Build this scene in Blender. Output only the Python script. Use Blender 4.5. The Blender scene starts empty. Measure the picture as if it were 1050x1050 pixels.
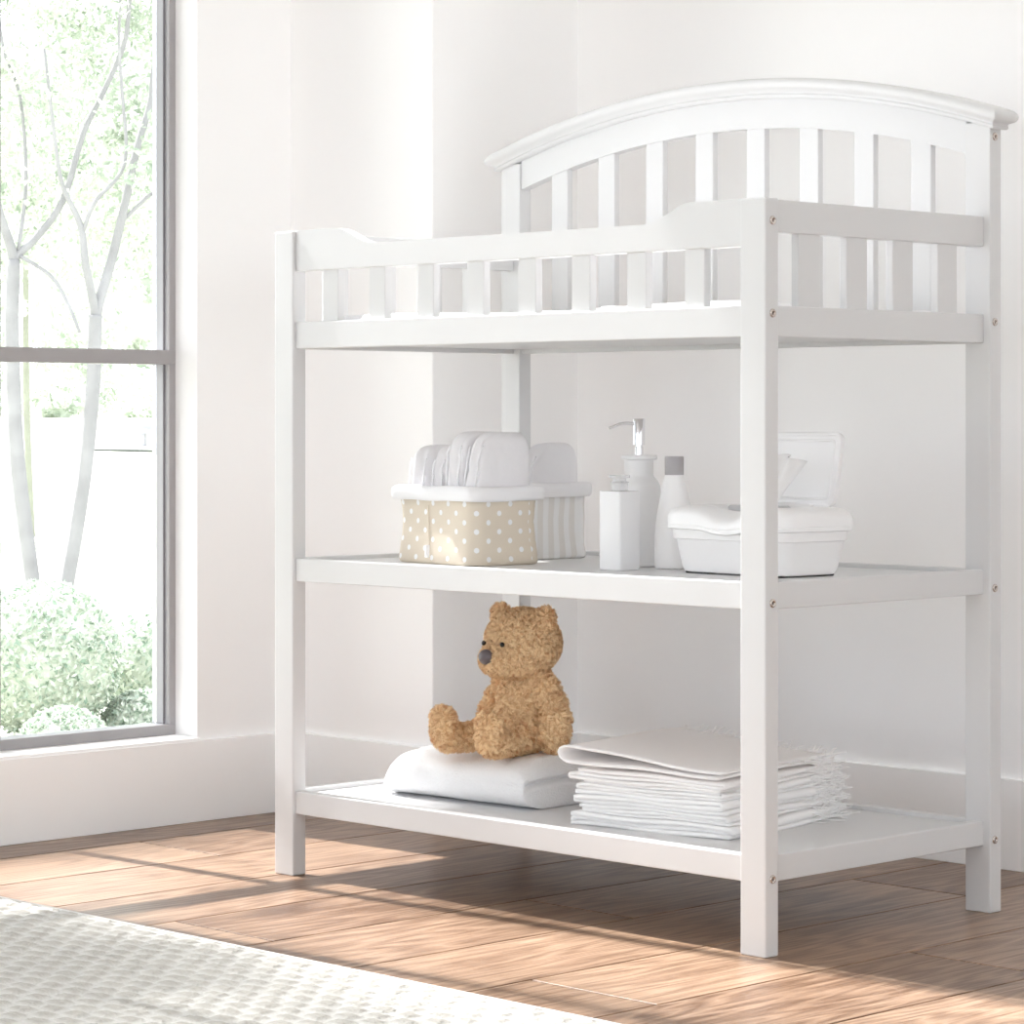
import bpy, bmesh, math, random
import numpy as np
from mathutils import Vector, Matrix, noise
random.seed(7); np.random.seed(7)
scene = bpy.context.scene
COL = scene.collection

# ------------------------------------------------------------------ camera
TH = 0.7939
cam_d = bpy.data.cameras.new('camera'); cam = bpy.data.objects.new('camera', cam_d); COL.objects.link(cam)
cam.location = (3.2617, -2.7183, 0.6659); cam.rotation_euler = (math.pi/2, 0, TH)
cam_d.sensor_width = 36; cam_d.lens = 36*2958.2/1050; cam_d.shift_y = -(525-429.73)/1050
cam_d.clip_start = .05; cam_d.clip_end = 600
scene.camera = cam
# ------------------------------------------------------------------ world, sun, exposure
w = bpy.data.worlds.new('sky'); scene.world = w; w.use_nodes = True
nt = w.node_tree; bg = nt.nodes['Background']
bg.inputs['Color'].default_value = (0.89, 0.94, 1.0, 1); bg.inputs['Strength'].default_value = 3.0
sd = bpy.data.lights.new('sun', 'SUN'); sd.energy = 12.5; sd.angle = math.radians(0.9); sd.color = (1.0, .99, .98)
sun = bpy.data.objects.new('sun', sd); COL.objects.link(sun)
sun.rotation_euler = Vector((1.0, .055, -1.1)).to_track_quat('-Z', 'Y').to_euler()
scene.cycles.max_bounces = 16; scene.cycles.diffuse_bounces = 14; scene.cycles.transparent_max_bounces = 16
scene.view_settings.view_transform = 'Standard'; scene.view_settings.look = 'None'
scene.view_settings.exposure = 0.15; scene.view_settings.gamma = 1; scene.view_settings.use_curve_mapping = False

# ------------------------------------------------------------------ materials
def newmat(name):
    m = bpy.data.materials.new(name); m.use_nodes = True
    return m, m.node_tree, m.node_tree.nodes['Principled BSDF']
def N(t, typ, **kw):
    n = t.nodes.new(typ)
    for k, v in kw.items(): setattr(n, k, v)
    return n
def mat(name, col, rough=.5, metal=0, bump=None, var=None, **inp):
    """bump=(scale,strength,distance)  var=(scale,amount) brightness variation"""
    m, t, b = newmat(name)
    b.inputs['Base Color'].default_value = (*col, 1); b.inputs['Roughness'].default_value = rough
    b.inputs['Metallic'].default_value = metal
    for k, v in inp.items(): b.inputs[k.replace('_', ' ')].default_value = v
    tc = N(t, 'ShaderNodeTexCoord')
    if bump:
        n = N(t, 'ShaderNodeTexNoise'); n.inputs['Scale'].default_value = bump[0]; n.inputs['Detail'].default_value = 4
        bp = N(t, 'ShaderNodeBump'); bp.inputs['Strength'].default_value = bump[1]; bp.inputs['Distance'].default_value = bump[2]
        t.links.new(tc.outputs['Object'], n.inputs['Vector']); t.links.new(n.outputs['Fac'], bp.inputs['Height'])
        t.links.new(bp.outputs['Normal'], b.inputs['Normal'])
    if var:
        n = N(t, 'ShaderNodeTexNoise'); n.inputs['Scale'].default_value = var[0]
        mx = N(t, 'ShaderNodeMix', data_type='RGBA')
        mx.inputs['A'].default_value = (*[c*(1-var[1]) for c in col], 1); mx.inputs['B'].default_value = (*[min(1, c*(1+var[1])) for c in col], 1)
        t.links.new(tc.outputs['Object'], n.inputs['Vector']); t.links.new(n.outputs['Fac'], mx.inputs['Factor'])
        t.links.new(mx.outputs['Result'], b.inputs['Base Color'])
    return m
M_wall = mat('wall_paint', (.95, .947, .95), .65, bump=(90, .04, .002))
M_base = mat('baseboard_paint', (.95, .95, .953), .45)
M_white = mat('white_lacquer', (.69, .692, .698), .35, bump=(40, .02, .001))
M_ceil = mat('ceiling_paint', (.95, .95, .95), .8)
M_frame = mat('window_metal', (.36, .345, .35), .4, .0)
M_sash_lit = mat('sash_daylit', (.44, .44, .46), .45)  # lighter than the frame, stands in for daylight on the depth faces
M_gasket = mat('window_gasket', (.12, .11, .12), .6)
M_bolt = mat('bolt_metal', (.62, .56, .52), .25, .9)
M_boltd = mat('bolt_socket', (.16, .12, .10), .4, .6)
M_plas = mat('white_plastic', (.93, .925, .93), .28)
M_plas2 = mat('cream_plastic', (.92, .91, .91), .3)
M_hole = mat('opening_plastic', (.55, .55, .56), .35)
M_undershade = mat('under_shade', (.03, .03, .03), .6)
M_capg = mat('grey_cap', (.42, .40, .41), .35)
M_chrome = mat('chrome', (.85, .85, .87), .12, 1.0)
M_frost = mat('frosted_glass', (.93, .93, .935), .4, Transmission_Weight=.06, IOR=1.3)
M_clear = mat('clear_plastic', (.9, .9, .91), .08, Transmission_Weight=.75, IOR=1.4)
M_cuff = mat('basket_lining', (.91, .905, .92), .85, bump=(500, .15, .0006))
M_tissue = mat('tissue_paper', (.86, .85, .85), .9, bump=(150, .3, .001))
M_diap = mat('diaper_cover', (.88, .87, .89), .38, bump=(55, .30, .003))
M_ruff = mat('diaper_ruffle', (.9, .9, .92), .3, bump=(120, .7, .003))
M_towel = mat('terry_cloth', (.94, .94, .95), .95, bump=(420, .9, .003))
M_linen = mat('linen', (.93, .915, .91), .9, bump=(260, .35, .001))
M_linen2 = mat('linen_cool', (.93, .925, .925), .9, bump=(260, .35, .001))
M_nose = mat('nose_leather', (.13, .11, .12), .35, bump=(300, .2, .001))
M_eye = mat('eye_bead', (.012, .01, .01), .12)
M_pad = mat('pad_cover', (.82, .82, .835), .5, bump=(30, .15, .003))
M_strapd = mat('strap_end', (.10, .09, .09), .5)
M_rugedge = mat('rug_binding', (.78, .77, .75), .9, bump=(500, .5, .001))

def fabric_uv(name, colA, colB, kind):
    m, t, b = newmat(name); b.inputs['Roughness'].default_value = .85
    uv = N(t, 'ShaderNodeUVMap'); sp = N(t, 'ShaderNodeSeparateXYZ'); t.links.new(uv.outputs['UV'], sp.inputs[0])
    def M(op, a, bb=None, cc=None):
        n = N(t, 'ShaderNodeMath', operation=op)
        for i, x in enumerate((a, bb, cc)):
            if x is None: continue
            if isinstance(x, (int, float)): n.inputs[i].default_value = x
            else: t.links.new(x, n.inputs[i])
        return n.outputs[0]
    if kind == 'dots':
        px, py = .039, .0262
        def dots(ox, oy):
            u = M('SUBTRACT', M('WRAP', M('ADD', sp.outputs[0], ox), px, 0.0), px/2)
            v = M('SUBTRACT', M('WRAP', M('ADD', sp.outputs[1], oy), py, 0.0), py/2)
            d = M('SQRT', M('ADD', M('MULTIPLY', u, u), M('MULTIPLY', v, v)))
            return M('LESS_THAN', d, .0039)
        f = M('MAXIMUM', dots(0, .004), dots(px/2, .004+py/2))
    else:
        f = M('GREATER_THAN', M('WRAP', sp.outputs[0], .0205, 0.0), .010)
    mx = N(t, 'ShaderNodeMix', data_type='RGBA'); mx.inputs['A'].default_value = (*colA, 1); mx.inputs['B'].default_value = (*colB, 1)
    t.links.new(f, mx.inputs['Factor']); t.links.new(mx.outputs['Result'], b.inputs['Base Color'])
    n = N(t, 'ShaderNodeTexNoise'); n.inputs['Scale'].default_value = 500
    tc = N(t, 'ShaderNodeTexCoord'); t.links.new(tc.outputs['Object'], n.inputs['Vector'])
    bp = N(t, 'ShaderNodeBump'); bp.inputs['Strength'].default_value = .25; bp.inputs['Distance'].default_value = .001
    t.links.new(n.outputs['Fac'], bp.inputs['Height']); t.links.new(bp.outputs['Normal'], b.inputs['Normal'])
    return m
M_dots = fabric_uv('polka_dot_cotton', (.75, .665, .55), (.93, .93, .93), 'dots')
M_strp = fabric_uv('striped_cotton', (.92, .92, .92), (.82, .80, .775), 'stripes')

def glass():
    m, t, b = newmat('window_glass')
    out = t.nodes['Material Output']; t.nodes.remove(b)
    tr = N(t, 'ShaderNodeBsdfTransparent'); gl = N(t, 'ShaderNodeBsdfGlossy'); gl.inputs['Roughness'].default_value = .0
    fr = N(t, 'ShaderNodeFresnel'); fr.inputs['IOR'].default_value = 1.25
    mx = N(t, 'ShaderNodeMixShader'); t.links.new(fr.outputs[0], mx.inputs[0]); t.links.new(tr.outputs[0], mx.inputs[1]); t.links.new(gl.outputs[0], mx.inputs[2])
    t.links.new(mx.outputs[0], out.inputs['Surface']); return m
M_glass = glass()

def wood_floor():
    m, t, b = newmat('oak_planks')
    tc = N(t, 'ShaderNodeTexCoord'); at = N(t, 'ShaderNodeAttribute', attribute_name='plank')
    sep = N(t, 'ShaderNodeSeparateColor'); t.links.new(at.outputs['Color'], sep.inputs[0])
    # shift the grain per plank
    cmb = N(t, 'ShaderNodeCombineXYZ')
    mul = N(t, 'ShaderNodeMath', operation='MULTIPLY'); mul.inputs[1].default_value = 37
    t.links.new(sep.outputs[0], mul.inputs[0]); t.links.new(mul.outputs[0], cmb.inputs[0])
    mul2 = N(t, 'ShaderNodeMath', operation='MULTIPLY'); mul2.inputs[1].default_value = 53
    t.links.new(sep.outputs[1], mul2.inputs[0]); t.links.new(mul2.outputs[0], cmb.inputs[1])
    add = N(t, 'ShaderNodeVectorMath', operation='ADD'); t.links.new(tc.outputs['Object'], add.inputs[0]); t.links.new(cmb.outputs[0], add.inputs[1])
    mp = N(t, 'ShaderNodeMapping'); mp.inputs['Scale'].default_value = (6.5, .75, 1); t.links.new(add.outputs[0], mp.inputs['Vector'])
    # cathedral grain: distorted bands
    nz = N(t, 'ShaderNodeTexNoise'); nz.inputs['Scale'].default_value = 1.1; nz.inputs['Detail'].default_value = 3; t.links.new(mp.outputs[0], nz.inputs['Vector'])
    ml = N(t, 'ShaderNodeMath', operation='MULTIPLY'); ml.inputs[1].default_value = 125; t.links.new(nz.outputs['Fac'], ml.inputs[0])
    sn = N(t, 'ShaderNodeMath', operation='SINE'); t.links.new(ml.outputs[0], sn.inputs[0])
    # fine fibres
    mp2 = N(t, 'ShaderNodeMapping'); mp2.inputs['Scale'].default_value = (150, 7, 1); t.links.new(add.outputs[0], mp2.inputs['Vector'])
    n2 = N(t, 'ShaderNodeTexNoise'); n2.inputs['Scale'].default_value = 1.5; n2.inputs['Detail'].default_value = 6; n2.inputs['Roughness'].default_value = .7
    t.links.new(mp2.outputs[0], n2.inputs['Vector'])
    # knots
    mp3 = N(t, 'ShaderNodeMapping'); mp3.inputs['Scale'].default_value = (7, 2.6, 1); t.links.new(add.outputs[0], mp3.inputs['Vector'])
    vo = N(t, 'ShaderNodeTexVoronoi'); vo.inputs['Scale'].default_value = .55; t.links.new(mp3.outputs[0], vo.inputs['Vector'])
    kn = N(t, 'ShaderNodeMapRange'); kn.inputs['From Min'].default_value = .03; kn.inputs['From Max'].default_value = .16; kn.inputs['To Min'].default_value = 1; kn.inputs['To Max'].default_value = 0
    t.links.new(vo.outputs['Distance'], kn.inputs['Value'])
    cr = N(t, 'ShaderNodeValToRGB'); cr.color_ramp.elements[0].position = .28; cr.color_ramp.elements[1].position = .75
    cr.color_ramp.elements[0].color = (.125, .066, .036, 1); cr.color_ramp.elements[1].color = (.42, .28, .190, 1)
    a1 = N(t, 'ShaderNodeMath', operation='MULTIPLY_ADD'); a1.inputs[1].default_value = .10; t.links.new(sn.outputs[0], a1.inputs[0]); t.links.new(n2.outputs['Fac'], a1.inputs[2])
    a2 = N(t, 'ShaderNodeMath', operation='MULTIPLY_ADD'); a2.inputs[1].default_value = .22; t.links.new(sep.outputs[2], a2.inputs[0]); t.links.new(a1.outputs[0], a2.inputs[2])
    a3 = N(t, 'ShaderNodeMath', operation='SUBTRACT'); a3.inputs[1].default_value = .11; t.links.new(a2.outputs[0], a3.inputs[0])
    t.links.new(a3.outputs[0], cr.inputs['Fac'])
    mxk = N(t, 'ShaderNodeMix', data_type='RGBA'); mxk.inputs['B'].default_value = (.045, .022, .014, 1)
    t.links.new(cr.outputs['Color'], mxk.inputs['A'])
    kk = N(t, 'ShaderNodeMath', operation='MULTIPLY'); kk.inputs[1].default_value = .7; t.links.new(kn.outputs[0], kk.inputs[0]); t.links.new(kk.outputs[0], mxk.inputs['Factor'])
    # pale limed pores that follow the rings
    pr = N(t, 'ShaderNodeMapRange'); pr.inputs['From Min'].default_value = .93; pr.inputs['From Max'].default_value = 1.0; t.links.new(sn.outputs[0], pr.inputs['Value'])
    n4 = N(t, 'ShaderNodeTexNoise'); n4.inputs['Scale'].default_value = 5; t.links.new(add.outputs[0], n4.inputs['Vector'])
    p2 = N(t, 'ShaderNodeMapRange'); p2.inputs['From Min'].default_value = .5; p2.inputs['From Max'].default_value = .65; t.links.new(n4.outputs['Fac'], p2.inputs['Value'])
    p3 = N(t, 'ShaderNodeMath', operation='MULTIPLY'); t.links.new(pr.outputs[0], p3.inputs[0]); t.links.new(p2.outputs[0], p3.inputs[1])
    p4 = N(t, 'ShaderNodeMath', operation='MULTIPLY'); p4.inputs[1].default_value = .3; t.links.new(p3.outputs[0], p4.inputs[0])
    mxp = N(t, 'ShaderNodeMix', data_type='RGBA'); mxp.inputs['B'].default_value = (.55, .40, .30, 1)
    t.links.new(mxk.outputs['Result'], mxp.inputs['A']); t.links.new(p4.outputs[0], mxp.inputs['Factor'])
    t.links.new(mxp.outputs['Result'], b.inputs['Base Color'])
    b.inputs['Roughness'].default_value = .33
    b.inputs['Specular IOR Level'].default_value = .5
    bp = N(t, 'ShaderNodeBump'); bp.inputs['Strength'].default_value = .25; bp.inputs['Distance'].default_value = .001
    t.links.new(n2.outputs['Fac'], bp.inputs['Height']); t.links.new(bp.outputs['Normal'], b.inputs['Normal'])
    return m
M_floor = wood_floor()
M_gap = mat('plank_gap', (.17, .08, .03), .8)

def rug_mat():
    m, t, b = newmat('woven_rug'); b.inputs['Roughness'].default_value = .95
    at = N(t, 'ShaderNodeAttribute', attribute_name='pad'); sep = N(t, 'ShaderNodeSeparateColor'); t.links.new(at.outputs['Color'], sep.inputs[0])
    tc = N(t, 'ShaderNodeTexCoord')
    n = N(t, 'ShaderNodeTexNoise'); n.inputs['Scale'].default_value = 260; n.inputs['Detail'].default_value = 3; t.links.new(tc.outputs['Object'], n.inputs['Vector'])
    mp = N(t, 'ShaderNodeMapping'); mp.inputs['Scale'].default_value = (60, 420, 60); t.links.new(tc.outputs['Object'], mp.inputs['Vector'])
    n2 = N(t, 'ShaderNodeTexNoise'); n2.inputs['Scale'].default_value = 1; n2.inputs['Detail'].default_value = 2; t.links.new(mp.outputs[0], n2.inputs['Vector'])
    c1 = N(t, 'ShaderNodeMix', data_type='RGBA'); c1.inputs['A'].default_value = (.58, .57, .54, 1); c1.inputs['B'].default_value = (.76, .75, .72, 1); t.links.new(n.outputs['Fac'], c1.inputs['Factor'])
    c2 = N(t, 'ShaderNodeMix', data_type='RGBA'); c2.inputs['A'].default_value = (.38, .36, .325, 1); c2.inputs['B'].default_value = (.64, .62, .575, 1); t.links.new(n2.outputs['Fac'], c2.inputs['Factor'])
    mx = N(t, 'ShaderNodeMix', data_type='RGBA'); t.links.new(sep.outputs[0], mx.inputs['Factor']); t.links.new(c1.outputs['Result'], mx.inputs['A']); t.links.new(c2.outputs['Result'], mx.inputs['B'])
    t.links.new(mx.outputs['Result'], b.inputs['Base Color'])
    bp = N(t, 'ShaderNodeBump'); bp.inputs['Strength'].default_value = .8; bp.inputs['Distance'].default_value = .003
    t.links.new(n.outputs['Fac'], bp.inputs['Height']); t.links.new(bp.outputs['Normal'], b.inputs['Normal'])
    return m
M_rug = rug_mat()

def attr_mat(name, dark, light, rough=.9, transl=0, attr='tint'):
    m, t, b = newmat(name); b.inputs['Roughness'].default_value = rough
    at = N(t, 'ShaderNodeAttribute', attribute_name=attr); sep = N(t, 'ShaderNodeSeparateColor'); t.links.new(at.outputs['Color'], sep.inputs[0])
    mx = N(t, 'ShaderNodeMix', data_type='RGBA'); mx.inputs['A'].default_value = (*dark, 1); mx.inputs['B'].default_value = (*light, 1)
    t.links.new(sep.outputs[0], mx.inputs['Factor']); t.links.new(mx.outputs['Result'], b.inputs['Base Color'])
    if transl:
        out = t.nodes['Material Output']; tr = N(t, 'ShaderNodeBsdfTranslucent'); ms = N(t, 'ShaderNodeMixShader'); ms.inputs[0].default_value = transl
        t.links.new(mx.outputs['Result'], tr.inputs['Color']); t.links.new(b.outputs[0], ms.inputs[1]); t.links.new(tr.outputs[0], ms.inputs[2]); t.links.new(ms.outputs[0], out.inputs['Surface'])
    return m
M_fur = attr_mat('bear_fur', (.62, .37, .17), (1.0, .80, .50), .9)
M_leaf = attr_mat('tree_leaf', (.25, .31, .24), (.70, .73, .64), .6, .4)
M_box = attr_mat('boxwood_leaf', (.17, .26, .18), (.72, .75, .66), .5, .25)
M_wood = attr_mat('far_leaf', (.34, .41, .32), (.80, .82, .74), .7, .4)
M_bark = mat('pale_bark', (.27, .265, .27), .9, var=(6, .3))
M_bark2 = mat('green_bark', (.30, .31, .25), .9, var=(6, .3))
M_grass = mat('lawn_grass', (.52, .53, .44), .9, var=(.4, .25))
M_curb = mat('path_edge', (.06, .07, .06), .9)
M_bench = mat('bench_paint', (.36, .36, .40), .6)

# ------------------------------------------------------------------ helpers
def link(name, me, m=None, parent=None, smooth=False):
    o = bpy.data.objects.new(name, me); COL.objects.link(o)
    if m is not None:
        for mm in (m if isinstance(m, (list, tuple)) else [m]): me.materials.append(mm)
    if parent is not None: o.parent = parent
    if smooth:
        me.polygons.foreach_set('use_smooth', [True]*len(me.polygons))
    return o
def obj(name, bm, m, parent=None, smooth=False, sharp=None):
    bmesh.ops.recalc_face_normals(bm, faces=bm.faces)
    me = bpy.data.meshes.new(name); bm.to_mesh(me); bm.free()
    o = link(name, me, m, parent, smooth)
    if smooth and sharp: 
        me.set_sharp_from_angle(angle=math.radians(sharp))
    return o
def tag(o, label, cat, group=None, kind=None):
    o['label'] = label; o['category'] = cat
    if group: o['group'] = group
    if kind: o['kind'] = kind
    return o
def thing(name, label, cat, loc=(0, 0, 0), rz=0, group=None):
    o = bpy.data.objects.new(name, None); COL.objects.link(o); o.location = loc; o.rotation_euler = (0, 0, rz); o.empty_display_size = .05
    return tag(o, label, cat, group)
def struct(o):
    o['kind'] = 'structure'; return o
def box(bm, x0, x1, y0, y1, z0, z1, bev=0, seg=2):
    r = bmesh.ops.create_cube(bm, size=1)
    vs = r['verts']
    for v in vs:
        v.co = Vector(((x0+x1)/2+v.co.x*(x1-x0), (y0+y1)/2+v.co.y*(y1-y0), (z0+z1)/2+v.co.z*(z1-z0)))
    if bev:
        es = list({e for v in vs for e in v.link_edges})
        bmesh.ops.bevel(bm, geom=es, offset=bev, segments=seg, affect='EDGES', profile=.5)
    return vs
def lathe(bm, prof, cx=0, cy=0, seg=40, sx=1, sy=1, closed=False):
    rings = []
    for r, z in prof:
        if r < 1e-6: rings.append([bm.verts.new((cx, cy, z))])
        else: rings.append([bm.verts.new((cx+r*sx*math.cos(2*math.pi*i/seg), cy+r*sy*math.sin(2*math.pi*i/seg), z)) for i in range(seg)])
    prs = list(zip(rings, rings[1:]))
    if closed: prs.append((rings[-1], rings[0]))
    for a, b in prs:
        for i in range(seg):
            j = (i+1) % seg
            if len(a) == 1 and len(b) == 1: continue
            if len(a) == 1: bm.faces.new((a[0], b[i], b[j]))
            elif len(b) == 1: bm.faces.new((a[i], a[j], b[0]))
            else: bm.faces.new((a[i], a[j], b[j], b[i]))
def srect(a, b, r, n=10):
    """rounded rectangle outline (half sizes a,b, corner radius r) -> list of (x,y) CCW"""
    pts = []
    for cx, cy, a0 in ((a-r, b-r, 0), (-(a-r), b-r, 90), (-(a-r), -(b-r), 180), (a-r, -(b-r), 270)):
        for i in range(n+1):
            t = math.radians(a0+90*i/n); pts.append((cx+r*math.cos(t), cy+r*math.sin(t)))
    return pts
def dens(pts, n=16):
    """split the four straight sides of a rounded rectangle into n pieces"""
    out = []; m = len(pts)//4
    for i, p in enumerate(pts):
        q = pts[(i+1) % len(pts)]
        k = n if (i+1) % m == 0 else 1
        for j in range(k): out.append((p[0]+(q[0]-p[0])*j/k, p[1]+(q[1]-p[1])*j/k))
    return out
def loft(bm, rings, capb=True, capt=True, uv=False):
    vr = [[bm.verts.new(p) for p in r] for r in rings]; n = len(vr[0])
    uvl = bm.loops.layers.uv.verify() if uv else None
    for k, (a, b) in enumerate(zip(vr, vr[1:])):
        s = 0
        for i in range(n):
            j = (i+1) % n
            f = bm.faces.new((a[i], a[j], b[j], b[i]))
            if uv:
                base = rings[uv[0]]; ds = (Vector(base[j])-Vector(base[i])).length
                for lp, (uu, zz) in zip(f.loops, ((s, a[i].co.z), (s+ds, a[j].co.z), (s+ds, b[j].co.z), (s, b[i].co.z))): lp[uvl].uv = (uu, zz)
                s += ds
    if capb: bm.faces.new(vr[0][::-1])
    if capt: bm.faces.new(vr[-1])
    return vr
def tube(bm, pts, rad, seg=8, caps=True):
    pts = [Vector(p) for p in pts]; rings = []
    if not isinstance(rad, (list, tuple)): rad = [rad]*len(pts)
    up = None
    for i, p in enumerate(pts):
        d = (pts[min(i+1, len(pts)-1)]-pts[max(i-1, 0)]).normalized()
        if up is None:
            up = d.orthogonal().normalized()
        up = (up-d*up.dot(d)).normalized(); s = d.cross(up)
        rings.append([bm.verts.new(p+rad[i]*(up*math.cos(2*math.pi*k/seg)+s*math.sin(2*math.pi*k/seg))) for k in range(seg)])
    for a, b in zip(rings, rings[1:]):
        for k in range(seg): bm.faces.new((a[k], a[(k+1) % seg], b[(k+1) % seg], b[k]))
    if caps: bm.faces.new(rings[0][::-1]); bm.faces.new(rings[-1])
def smooth_path(pts, n=6):
    P = [Vector(p) for p in pts]; out = []
    for i in range(len(P)-1):
        p0, p1, p2, p3 = P[max(i-1, 0)], P[i], P[i+1], P[min(i+2, len(P)-1)]
        for k in range(n):
            t = k/n; out.append(.5*((2*p1)+(-p0+p2)*t+(2*p0-5*p1+4*p2-p3)*t*t+(-p0+3*p1-3*p2+p3)*t**3))
    out.append(P[-1]); return out

# ================================================================== THE ROOM
XW, YW, YP, XP = -.515, .80, .464, -.158
XR, YF, ZC = 5.2, -4.6, 2.7
T = .115
# floor planks (grooved) over a dark bed, one mesh
bm = bmesh.new(); lay = bm.loops.layers.float_color.new('plank')
butts = {-3: [-.5], -2: [.05], -1: [-.9, .9], 0: [-1.2, .62], 1: [-.355], 2: [.097, -1.6], 3: [.56, -.95], 4: [-.301], 5: [.162], 6: [.9, -1.0], 7: [-.4]}
k = -3
x = .0155+.2045*k
while x < XR:
    xs, xe = max(x, XW-.05), min(x+.2045, XR)
    if xe > xs:
        cuts = sorted(butts.get(k, [((k*1.37) % 1.9)-1.0]))
        ys = [YF]; c = cuts[0]
        while c-1.9 > YF: c -= 1.9
        for cc in [c+1.9*i for i in range(5)]+cuts:
            if YF+.1 < cc < YW-.02 and all(abs(cc-q) > .3 for q in ys[1:]) : ys.append(cc)
        for cc in cuts:
            if cc not in ys and YF < cc < YW-.02:
                ys = [q for q in ys if abs(q-cc) > .3]+[cc]
        ys = sorted(ys)+[YW+.05]
        if ys[0] != YF: ys = [YF]+ys
        for ya, yb in zip(ys, ys[1:]):
            n0 = len(bm.faces)
            g = .0018
            box(bm, xs+g, xe-g, ya+g, yb-g, -.012, 0, .0004, 1)
            bm.faces.ensure_lookup_table(); c = (random.random(), random.random(), random.random(), 1)
            for f in bm.faces[n0:]:
                for lp in f.loops: lp[lay] = c
    k += 1; x += .2045
n0 = len(bm.faces); box(bm, XW-.3, XR+.2, YF-.2, YW+.2, -.06, -.006)
bm.faces.ensure_lookup_table()
for f in bm.faces[n0:]: f.material_index = 1
struct(obj('floor', bm, [M_floor, M_gap]))

# window opening in the left wall
OY0, OY1, OZ0, OZ1 = -2.95, .263, .137, 2.45
bm = bmesh.new()
box(bm, XW-T, XW, YF-.2, YW+.2, -.06, OZ0)
box(bm, XW-T, XW, OY1, YW+.2, OZ0, ZC)
box(bm, XW-T, XW, YF-.2, OY0, OZ0, ZC)
box(bm, XW-T, XW, OY0, OY1, OZ1, ZC)
struct(obj('wall_left', bm, M_wall))
bm = bmesh.new(); box(bm, XW, XP, YP, YW+.01, 0, ZC, .0015, 1); struct(obj('wall_pier', bm, M_wall))
bm = bmesh.new(); box(bm, XW-T, XR+T, YW, YW+T, -.06, ZC); struct(obj('wall_back', bm, M_wall))
bm = bmesh.new()
box(bm, XR, XR+T, YF-T, YF+.4, -.06, ZC); box(bm, XR, XR+T, -.2, YW+T, -.06, ZC); box(bm, XR, XR+T, YF+.4, -.2, -.06, .15); box(bm, XR, XR+T, YF+.4, -.2, 1.75, ZC)
struct(obj('wall_right', bm, M_wall))
bm = bmesh.new()   # front wall, glazed almost over its whole width
box(bm, XW-T, XW+.5, YF-T, YF, -.06, ZC); box(bm, XR-.6, XR+T, YF-T, YF, -.06, ZC)
box(bm, XW+.5, XR-.6, YF-T, YF, -.06, .15); box(bm, XW+.5, XR-.6, YF-T, YF, 1.75, ZC)
struct(obj('wall_front', bm, M_wall))
bm = bmesh.new(); box(bm, XW-T, XR+T, YF-T, YW+T, ZC, ZC+.1); struct(obj('ceiling', bm, M_ceil))
HB = .134
def baseb(name, x0, x1, y0, y1, out):
    bm = bmesh.new(); vs = box(bm, x0, x1, y0, y1, 0, HB, .0008, 1)
    return struct(obj(name, bm, M_base))
baseb('baseboard_left', XW-.001, -.503, YF, YP, 'x')
baseb('baseboard_pier', -.503, XP+.010, YP-.011, YP+.001, 'y')
baseb('baseboard_pier_side', XP-.001, XP+.010, YP+.001, YW-.011, 'x')
baseb('baseboard_back', XP, XR, YW-.011, YW+.001, 'y')
# sill lining
bm = bmesh.new(); box(bm, XW-T-.02, -.506, OY0, OY1, .128, OZ0+.002, .002); struct(obj('trim_1', bm, M_base))

# window: frame with mullions every 0.35 m and a transom
FX = -.573
bm = bmesh.new()
fz0, fz1 = OZ0+.002, OZ1
def fr(y0, y1, z0, z1, d0=0, d1=.0085): box(bm, FX-d1, FX-d0, y0, y1, z0, z1, .0008, 1)
fr(OY0, OY1, fz0, fz0+.017); fr(OY0, OY1, fz1-.018, fz1)
fr(OY1-.013, OY1, fz0+.017, fz1-.018); fr(OY0, OY0+.013, fz0+.017, fz1-.018)
mulls = [-.098-.352*i for i in range(9)]
mulls = [y for y in mulls if y > OY0+.1]
for y in mulls: fr(y-.012, y+.012, fz0+.017, fz1-.018)
fr(OY0, OY1, .757, .781, -.0006)
wf = struct(obj('window_1', bm, M_frame))
bm = bmesh.new(); i_ = .0004
def fr(y0, y1, z0, z1): box(bm, FX-.048, FX-.0087, y0, y1, z0, z1, .0006, 1)
fr(OY0, OY1, fz0, fz0+.017-i_); fr(OY0, OY1, fz1-.018+i_, fz1); fr(OY1-.013+i_, OY1, fz0+.017, fz1-.018); fr(OY0, OY0+.013-i_, fz0+.017, fz1-.018)
for y in mulls: fr(y-.012+i_, y+.012-i_, fz0+.017, fz1-.018)
fr(OY0, OY1, .757+i_, .781-i_)
obj('sash', bm, M_sash_lit, wf)
bm = bmesh.new()
edges = [OY1-.013]+[e for y in mulls for e in (y+.012, y-.012)]+[OY0+.013]
for a, b in zip(edges[::2], edges[1::2]):
    for z0, z1 in ((fz0+.017, .757), (.781, fz1-.018)):
        g = .0015
        for yy in (a, b):
            s = -1 if yy == a else 1
            y0, y1 = sorted((yy, yy+s*g)); box(bm, FX-.016, FX-.012, y0, y1, z0, z1)
obj('gasket', bm, M_gasket, wf)
for a, b in zip(edges[::2], edges[1::2]):
    for z0, z1 in ((fz0+.017, .757), (.781, fz1-.018)):
        bm = bmesh.new(); box(bm, FX-.040, FX-.036, b, a, z0, z1); obj('pane', bm, M_glass, wf)
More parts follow.
